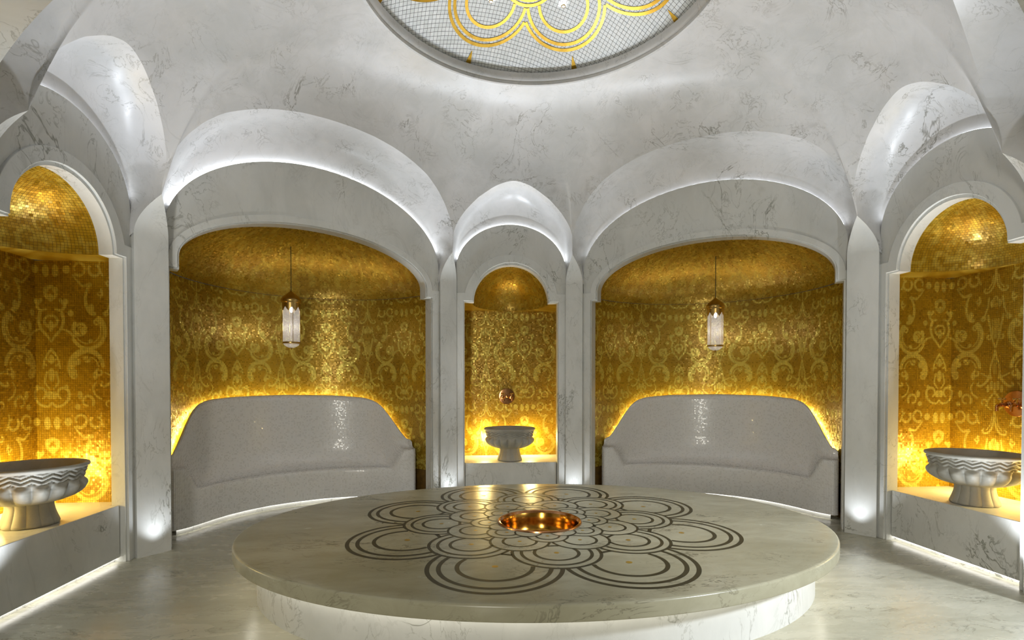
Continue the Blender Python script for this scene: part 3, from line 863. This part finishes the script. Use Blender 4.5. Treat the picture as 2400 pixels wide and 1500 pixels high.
def bench_profile(u, n):
    F = float(smooth_tab(Ft, u)); H = float(smooth_tab(Ht, u))
    B = max(.05 + 1.41 * math.sqrt(max(0, 1 - (u / 1.44) ** 2)), F + .09)
    D = B - F; au = abs(u)
    k = min(1, max(0, (au - 1.07) / .15)); k = k * k * (3 - 2 * k)
    zs = .43 + .235 * k; H = max(H, zs + .03)
    bt = min(.15, D * .38); bc = min(.17, D * .42)
    pts = [(F, ZB), (F, zs), (B - bc, zs - .012 * (1 - k)), (B - bt, H), (B, H), (B + .0, ZB)]
    pr = fillet(pts, [0, .06, .36, .08, .06, 0], 10, [(0, 0), (.48, .16), (.82, .50), (.48, .48), (.48, .48), (0, 0)])
    return resample(pr, n)
US = np.concatenate([np.linspace(-1.31, -1.0, 36), np.linspace(-1.0, 1.0, 61)[1:-1], np.linspace(1.0, 1.31, 36)])
KP = 96
PROF = np.stack([bench_profile(u, KP) for u in US])          # (nu, KP, 2)
# rounded ends: the last sections shrink towards their own middle
er, ends_l, ends_r, ul, ur = .055, [], [], [], []
for e_ in (.3, .55, .75, .9, .98):
    dlt = er * (1 - math.sqrt(1 - e_ * e_))
    for sg, lst, ulst in ((-1, ends_l, ul), (1, ends_r, ur)):
        p = (PROF[0] if sg < 0 else PROF[-1]).copy()
        vm = (p[:, 0].min() + p[:, 0].max()) / 2; half = (p[:, 0].max() - p[:, 0].min()) / 2
        p[:, 0] = vm + (p[:, 0] - vm) * max(.05, (half - dlt) / half); p[:, 1] = np.minimum(p[:, 1], p[:, 1].max() - dlt)
        lst.append(p); ulst.append(sg * (1.31 + er * e_))
PROF = np.concatenate([np.array(ends_l[::-1]), PROF, np.array(ends_r)]); US = np.concatenate([ul[::-1], US, ur])
bench_len = np.r_[0, np.cumsum(np.hypot(np.diff(US), np.diff(PROF[:, 20, 0])))]
def bench(sx, label, side):
    o, t_, n_ = BAY['NE']
    e = empty('tiled_bench', tuple(frame('NE', sx, 1)(0, 1.1, 0))); tag(e, label, 'bench', 'curved mosaic benches in the gold niches')
    f0 = frame('NE', sx, 1); org = np.array(e.location)
    f = lambda u, v, z: f0(u, v, z) - org
    U = np.repeat(US[:, None], KP, 1)
    V = f(U, PROF[..., 0], PROF[..., 1])
    fc = grid_faces(len(US), KP).tolist()
    fc.append(list(range(KP))); fc.append([(len(US) - 1) * KP + i for i in range(KP)])
    mesh_obj('seat_body', V.reshape(-1, 3), fc, 'pearl_grout', e, angle=60)
    # mosaic skin
    pl = np.array([resample(p, KP) for p in PROF]); plen = np.linalg.norm(np.diff(PROF[60], axis=0), axis=1).sum()
    tb = .0172
    na = int(bench_len[-1] / tb); nb = int(plen * .72 / tb)
    ui = np.interp(np.linspace(0, bench_len[-1], na + 1), bench_len, US)
    def surf(i, j):
        s = i / na * bench_len[-1]; fi = np.interp(s, bench_len, np.arange(len(US)))
        i0 = np.clip(np.floor(fi).astype(int), 0, len(US) - 2); w = (fi - i0)
        fj = j / nb * (KP - 1) * .72; j0 = np.clip(np.floor(fj).astype(int), 0, KP - 2); x = fj - j0
        def g(a, b): return np.stack([US[a], PROF[a, b, 0], PROF[a, b, 1]], -1)
        q = (g(i0, j0) * ((1 - w) * (1 - x))[:, None] + g(i0 + 1, j0) * (w * (1 - x))[:, None] + g(i0, j0 + 1) * ((1 - w) * x)[:, None] + g(i0 + 1, j0 + 1) * (w * x)[:, None])
        return f(q[:, 0], q[:, 1], q[:, 2])
    v, fq, uv = tiles(surf, na, nb, lift=.0022, face=f(0, -1.5, 2.2), gap=.10, tilt=.00015)
    tag(gold_attrs(mesh_obj('mosaic_tiles', v, fq, 'pearl', e, smooth=False), uv), 'small pearly white mosaic tiles', None, kind='stuff')
    # end caps in mosaic colour are part of the body; recessed base and light strip
    uu = US[7:-7]; Fv = PROF[7:-7, 0, 0]
    g = np.stack([f(uu, Fv + .045, np.zeros(len(uu))), f(uu, Fv + .045, np.full(len(uu), ZB))], 1)
    mesh_obj('base', g.reshape(-1, 3), grid_faces(len(uu), 2), 'marble', e)
    g = np.stack([f(uu, Fv + .022, np.full(len(uu), ZB - .006)), f(uu, Fv + .040, np.full(len(uu), ZB - .006))], 1)
    mesh_obj('light_strip', g.reshape(-1, 3), grid_faces(len(uu), 2), 'led_white', e)
    # yellow strip hidden behind the backrest
    m = np.abs(US) < 1.34
    Bv = PROF[:, -1, 0][m]; Hv = PROF[..., 1].max(1)[m]
    g = np.stack([f(US[m], Bv + .012, Hv - .075), f(US[m], Bv + .028, Hv - .075)], 1)
    s_ = mesh_obj('backlight_strip', g.reshape(-1, 3), grid_faces(m.sum(), 2), 'led_yellow', e)
bench(-1, 'curved white mosaic bench in the gold niche on the left', 'left')
bench(1, 'curved white mosaic bench in the gold niche on the right', 'right')

# ------------------------------------------------------------------ basin plinths, stone basins, faucets
def place(base, sx, u, v, z):
    o, t_, n_ = BAY[base]
    p = frame(base, sx, 1)(u, v, z)
    rz = {('N', 1): 0.0, ('E', 1): -PI / 2, ('E', -1): PI / 2}[(base, sx)]   # local +y points into the wall
    return tuple(p), rz
NICHE = [('N', 1, 'centre'), ('E', 1, 'right'), ('E', -1, 'left')]
ZP = .483
def plinth(base, sx, where):
    loc, rz = place(base, sx, 0, 0, 0)
    e = empty('basin_plinth', loc, rz)
    tag(e, {'centre': 'low marble plinth under the stone basin in the centre niche', 'right': 'low marble plinth under the stone basin at the right edge', 'left': 'low marble plinth under the stone basin at the left edge'}[where], 'plinth', 'basin plinths')
    bx = .598
    out = [(-bx, .0633), (bx, .0633), (bx, .14), (.735, .14), (.735, .80), (-.735, .80), (-.735, .14), (-bx, .14)]
    vv = [(x, y, .04) for x, y in out] + [(x, y, ZP) for x, y in out]; m = len(out)
    ff = [list(range(m))[::-1], [m + i for i in range(m)]] + [(i, (i + 1) % m, m + (i + 1) % m, m + i) for i in range(m)]
    bevel(mesh_obj('block', vv, ff, 'marble', e, smooth=False), .004)
    v, f = box(-bx, bx, .11, .13, 0, .04)
    mesh_obj('base', v, f, 'marble', e, smooth=False)
    v, f = box(-bx, bx, .085, .105, .030, .036)
    mesh_obj('light_strip', v, f, 'led_white', e, smooth=False)
for a in NICHE: plinth(*a)

def tri(x): return 2 * np.abs(2 * (x - np.floor(x + .5))) - 1
def basin_meshes():
    prof = [(.0, .16), (.08, .16), (.13, .163), (.17, .17), (.215, .182), (.258, .20), (.292, .225), (.312, .25), (.322, .275), (.320, .298), (.310, .315), (.306, .325), (.305, .34), (.309, .36), (.316, .38), (.322, .395), (.327, .405), (.332, .41), (.340, .413), (.346, .418), (.348, .427), (.344, .436), (.334, .440), (.322, .438), (.312, .43), (.302, .40), (.29, .35), (.27, .30), (.22, .26), (.12, .24), (.0, .235)]
    pr = resample(prof, 150)
    out_i = int(np.argmax(pr[:, 0] + (pr[:, 1] > .43) * .01))
    s = np.arange(len(pr)) <= out_i
    def mod(P, R, Z):
        outer = np.broadcast_to(s[None, :], R.shape)
        lob = np.abs(np.sin(P * 9)) ** .7 - .75
        wl = np.clip((Z - .165) / .08, 0, 1) * np.clip((.318 - Z) / .03, 0, 1)
        R2 = R + outer * wl * lob * .046
        zz = (Z - .325) / .078
        wb = np.clip(zz / .08, 0, 1) * np.clip((1 - zz) / .08, 0, 1)
        wav = (zz * 2.6 + .42 * tri(P * 18 / (2 * PI)))
        ridge = np.abs(np.sin(PI * wav)) - .5
        return R2 + outer * wb * ridge * .024
    bv, bf = lathe(pr, 288, mod)
    pp = resample([(.0, 0), (.160, 0), (.168, .008), (.166, .02), (.152, .06), (.140, .10), (.133, .14), (.136, .17)], 30)
    pv, pf = lathe(pp, 168, lambda P, R, Z: R * (1 + .055 * (np.abs(np.sin(P * 6)) ** .6 - .7) * (R > .1)))
    return bv, bf, pv, pf
bm = basin_meshes(); bme = None
for base, sx, where in NICHE:
    loc, rz = place(base, sx, 0, .30, ZP)
    e = empty('stone_basin', loc, rz)
    tag(e, {'centre': 'carved stone wash basin on the plinth of the centre niche', 'right': 'carved stone wash basin with petal lobes at the right edge', 'left': 'carved stone wash basin with petal lobes at the left edge'}[where], 'basin', 'carved stone wash basins')
    if bme is None:
        a = mesh_obj('bowl', bm[0], bm[1], 'stone', e, angle=None); b = mesh_obj('pedestal', bm[2], bm[3], 'stone', e, angle=50); bme = (a.data, b.data)
    else:
        for nm, d in zip(('bowl', 'pedestal'), bme):
            o = bpy.data.objects.new(nm, d); COL.objects.link(o); o.parent = e
    # warm niche light behind the bowl
    p, _ = place(base, sx, 0, .70, ZP + .06)
    for du in (-.32, .32):
        q, _ = place(base, sx, du, .68, ZP + .26)
        lamp('niche_light', 'POINT', q, 14, (1, .75, .28), shadow_soft_size=.08)

def tube(path, r, n=12):
    p = np.asarray(path, float); d = np.gradient(p, axis=0); d /= np.linalg.norm(d, axis=1, keepdims=True) + 1e-9
    up = np.array([1., 0, 0]); a = np.cross(d, up); a /= np.linalg.norm(a, axis=1, keepdims=True) + 1e-9; b = np.cross(d, a)
    q = np.linspace(0, 2 * PI, n, endpoint=False); rr = np.broadcast_to(np.asarray(r, float), (len(p),))
    V = p[:, None] + rr[:, None, None] * (a[:, None] * np.cos(q)[None, :, None] + b[:, None] * np.sin(q)[None, :, None])
    f = grid_faces(len(p), n, close_v=True).tolist(); f.append(list(range(n))[::-1]); f.append([(len(p) - 1) * n + i for i in range(n)])
    return V.reshape(-1, 3), f
def rotx(v):  # lathe axis z -> -y
    v = np.asarray(v); return np.stack([v[:, 0], -v[:, 2], v[:, 1]], 1)
def faucet(base, sx, where):
    loc, rz = place(base, sx, 0.0 if base == 'N' else -.09, .795 if base == 'N' else .795, 1.335)
    e = empty('wall_faucet', loc, rz)
    tag(e, {'centre': 'round copper wall faucet with two taps above the centre basin', 'right': 'round copper wall faucet with two taps above the right basin'}[where], 'faucet', 'copper wall faucets')
    v, f = lathe([(0, .014), (.10, .014), (.112, .012), (.116, .006), (.116, -.01)], 64)
    mesh_obj('backplate', rotx(v), f, 'copper', e)
    v, f = lathe([(0, .036), (.012, .034), (.018, .028), (.020, .012)], 24)
    mesh_obj('button', rotx(v), f, 'copper', e)
    for s in (-1, 1):
        x = .062 * s
        tp = []
        v, f = lathe([(.030, .012), (.031, .02), (.022, .026), (.024, .034), (.017, .04), (.0165, .085), (.019, .09), (.0, .093)], 24)
        v = rotx(v) + [x, 0, -.012]; tp.append((v, f))
        tap = mesh_obj('tap', v, f, 'copper', e)
        pa = [(x, -.085, -.012), (x, -.105, -.012), (x, -.122, -.016), (x, -.130, -.028), (x, -.131, -.05), (x, -.131, -.068)]
        mesh_obj('spout', *tube(resample(pa, 16), .012), 'copper', tap)
        st = tube(resample([(x, -.080, -.005), (x, -.080, .032)], 6), .007)
        v2, f2 = lathe([(0, .052), (.010, .05), (.013, .044), (.011, .038), (.0, .034)], 16); v2 = v2 + [x, -.080, -.002]
        cr = [st, (v2, f2)]
        for an in range(4):
            c_, s_ = math.cos(an * PI / 2 + .4), math.sin(an * PI / 2 + .4)
            cr.append(tube(resample([(x, -.080, .041), (x + .026 * c_, -.080 + .026 * s_, .041)], 5), np.array([.006, .006, .006, .009, .008]) * 1.0, 8))
        mesh_obj('handle', *join(cr), 'brass', tap)
faucet('N', 1, 'centre'); faucet('E', 1, 'right')

# ------------------------------------------------------------------ pendant lamps
def pendant(sx, label):
    p = frame('NE', sx, 1)(0.0 if sx > 0 else .02, 1.03, 2.02)
    e = empty('pendant_lamp', tuple(p)); tag(e, label, 'pendant lamp', 'gold pendant lamps in the niches')
    z = lambda q: q - 2.02
    v, f = lathe([(.0042, z(2.645)), (.0042, z(3.22))], 10); mesh_obj('cord', v, f, 'cord', e)
    cap = [(.004, 2.66), (.012, 2.652), (.03, 2.637), (.065, 2.610), (.098, 2.582), (.116, 2.555), (.121, 2.535), (.118, 2.518), (.108, 2.506), (.100, 2.503), (.09, 2.505)]
    mesh_obj('cap', *lathe([(r, z(q)) for r, q in cap], 48), 'brass', e)
    # pointed collar
    n = 96; q = np.linspace(0, 2 * PI, n, endpoint=False)
    low = 2.43 + .028 * tri(q * 8 / (2 * PI) )
    V = np.stack([np.stack([.106 * np.cos(q), .106 * np.sin(q), np.full(n, z(2.508))], 1), np.stack([.104 * np.cos(q), .104 * np.sin(q), z(low)], 1)], 1)
    mesh_obj('collar', V.reshape(-1, 3), grid_faces(n, 2, close_u=True), 'brass', e)
    pr = resample([(.096, z(2.50)), (.096, z(2.02))], 120)
    gv, gf = lathe(pr, 72, lambda P, R, Z: R * (1 + .02 * np.cos(P * 24)) + .0022 * np.sin(Z * 2 * PI / .016 + P * 6))
    mesh_obj('glass_shade', gv, gf, 'glass', e)
    mesh_obj('bulb', *lathe([(.0, z(2.46)), (.014, z(2.455)), (.018, z(2.43)), (.014, z(2.40)), (.0, z(2.39))], 16), 'bulb', e)
    mesh_obj('lower_ring', *lathe([(.094, z(2.03)), (.103, z(2.028)), (.105, z(2.018)), (.103, z(2.008)), (.092, z(2.008))], 64), 'brass', e)
    bv, bf = lathe([(.094, z(2.01)), (.085, z(1.992)), (.06, z(1.972)), (.03, z(1.960)), (.012, z(1.958))], 24)
    mesh_obj('crystal_bowl', bv, bf, 'glass', e, smooth=False)
    mesh_obj('finial', *lathe([(.013, z(1.962)), (.015, z(1.955)), (.010, z(1.946)), (.004, z(1.938)), (.0, z(1.934))], 16), 'brass', e)
    for k in range(4):
        al = k * PI / 2 + .5
        v, f = lathe([(.0035, z(2.02)), (.0035, z(2.5))], 8); mesh_obj('rod', v + [.101 * math.cos(al), .101 * math.sin(al), 0], f, 'brass', e)
    lamp('pendant_light', 'POINT', (p[0], p[1], 2.22), 1.2, (1, .95, .90), shadow_soft_size=.05)
pendant(-1, 'gold onion-capped glass pendant lamp over the left bench')
pendant(1, 'gold onion-capped glass pendant lamp over the right bench')
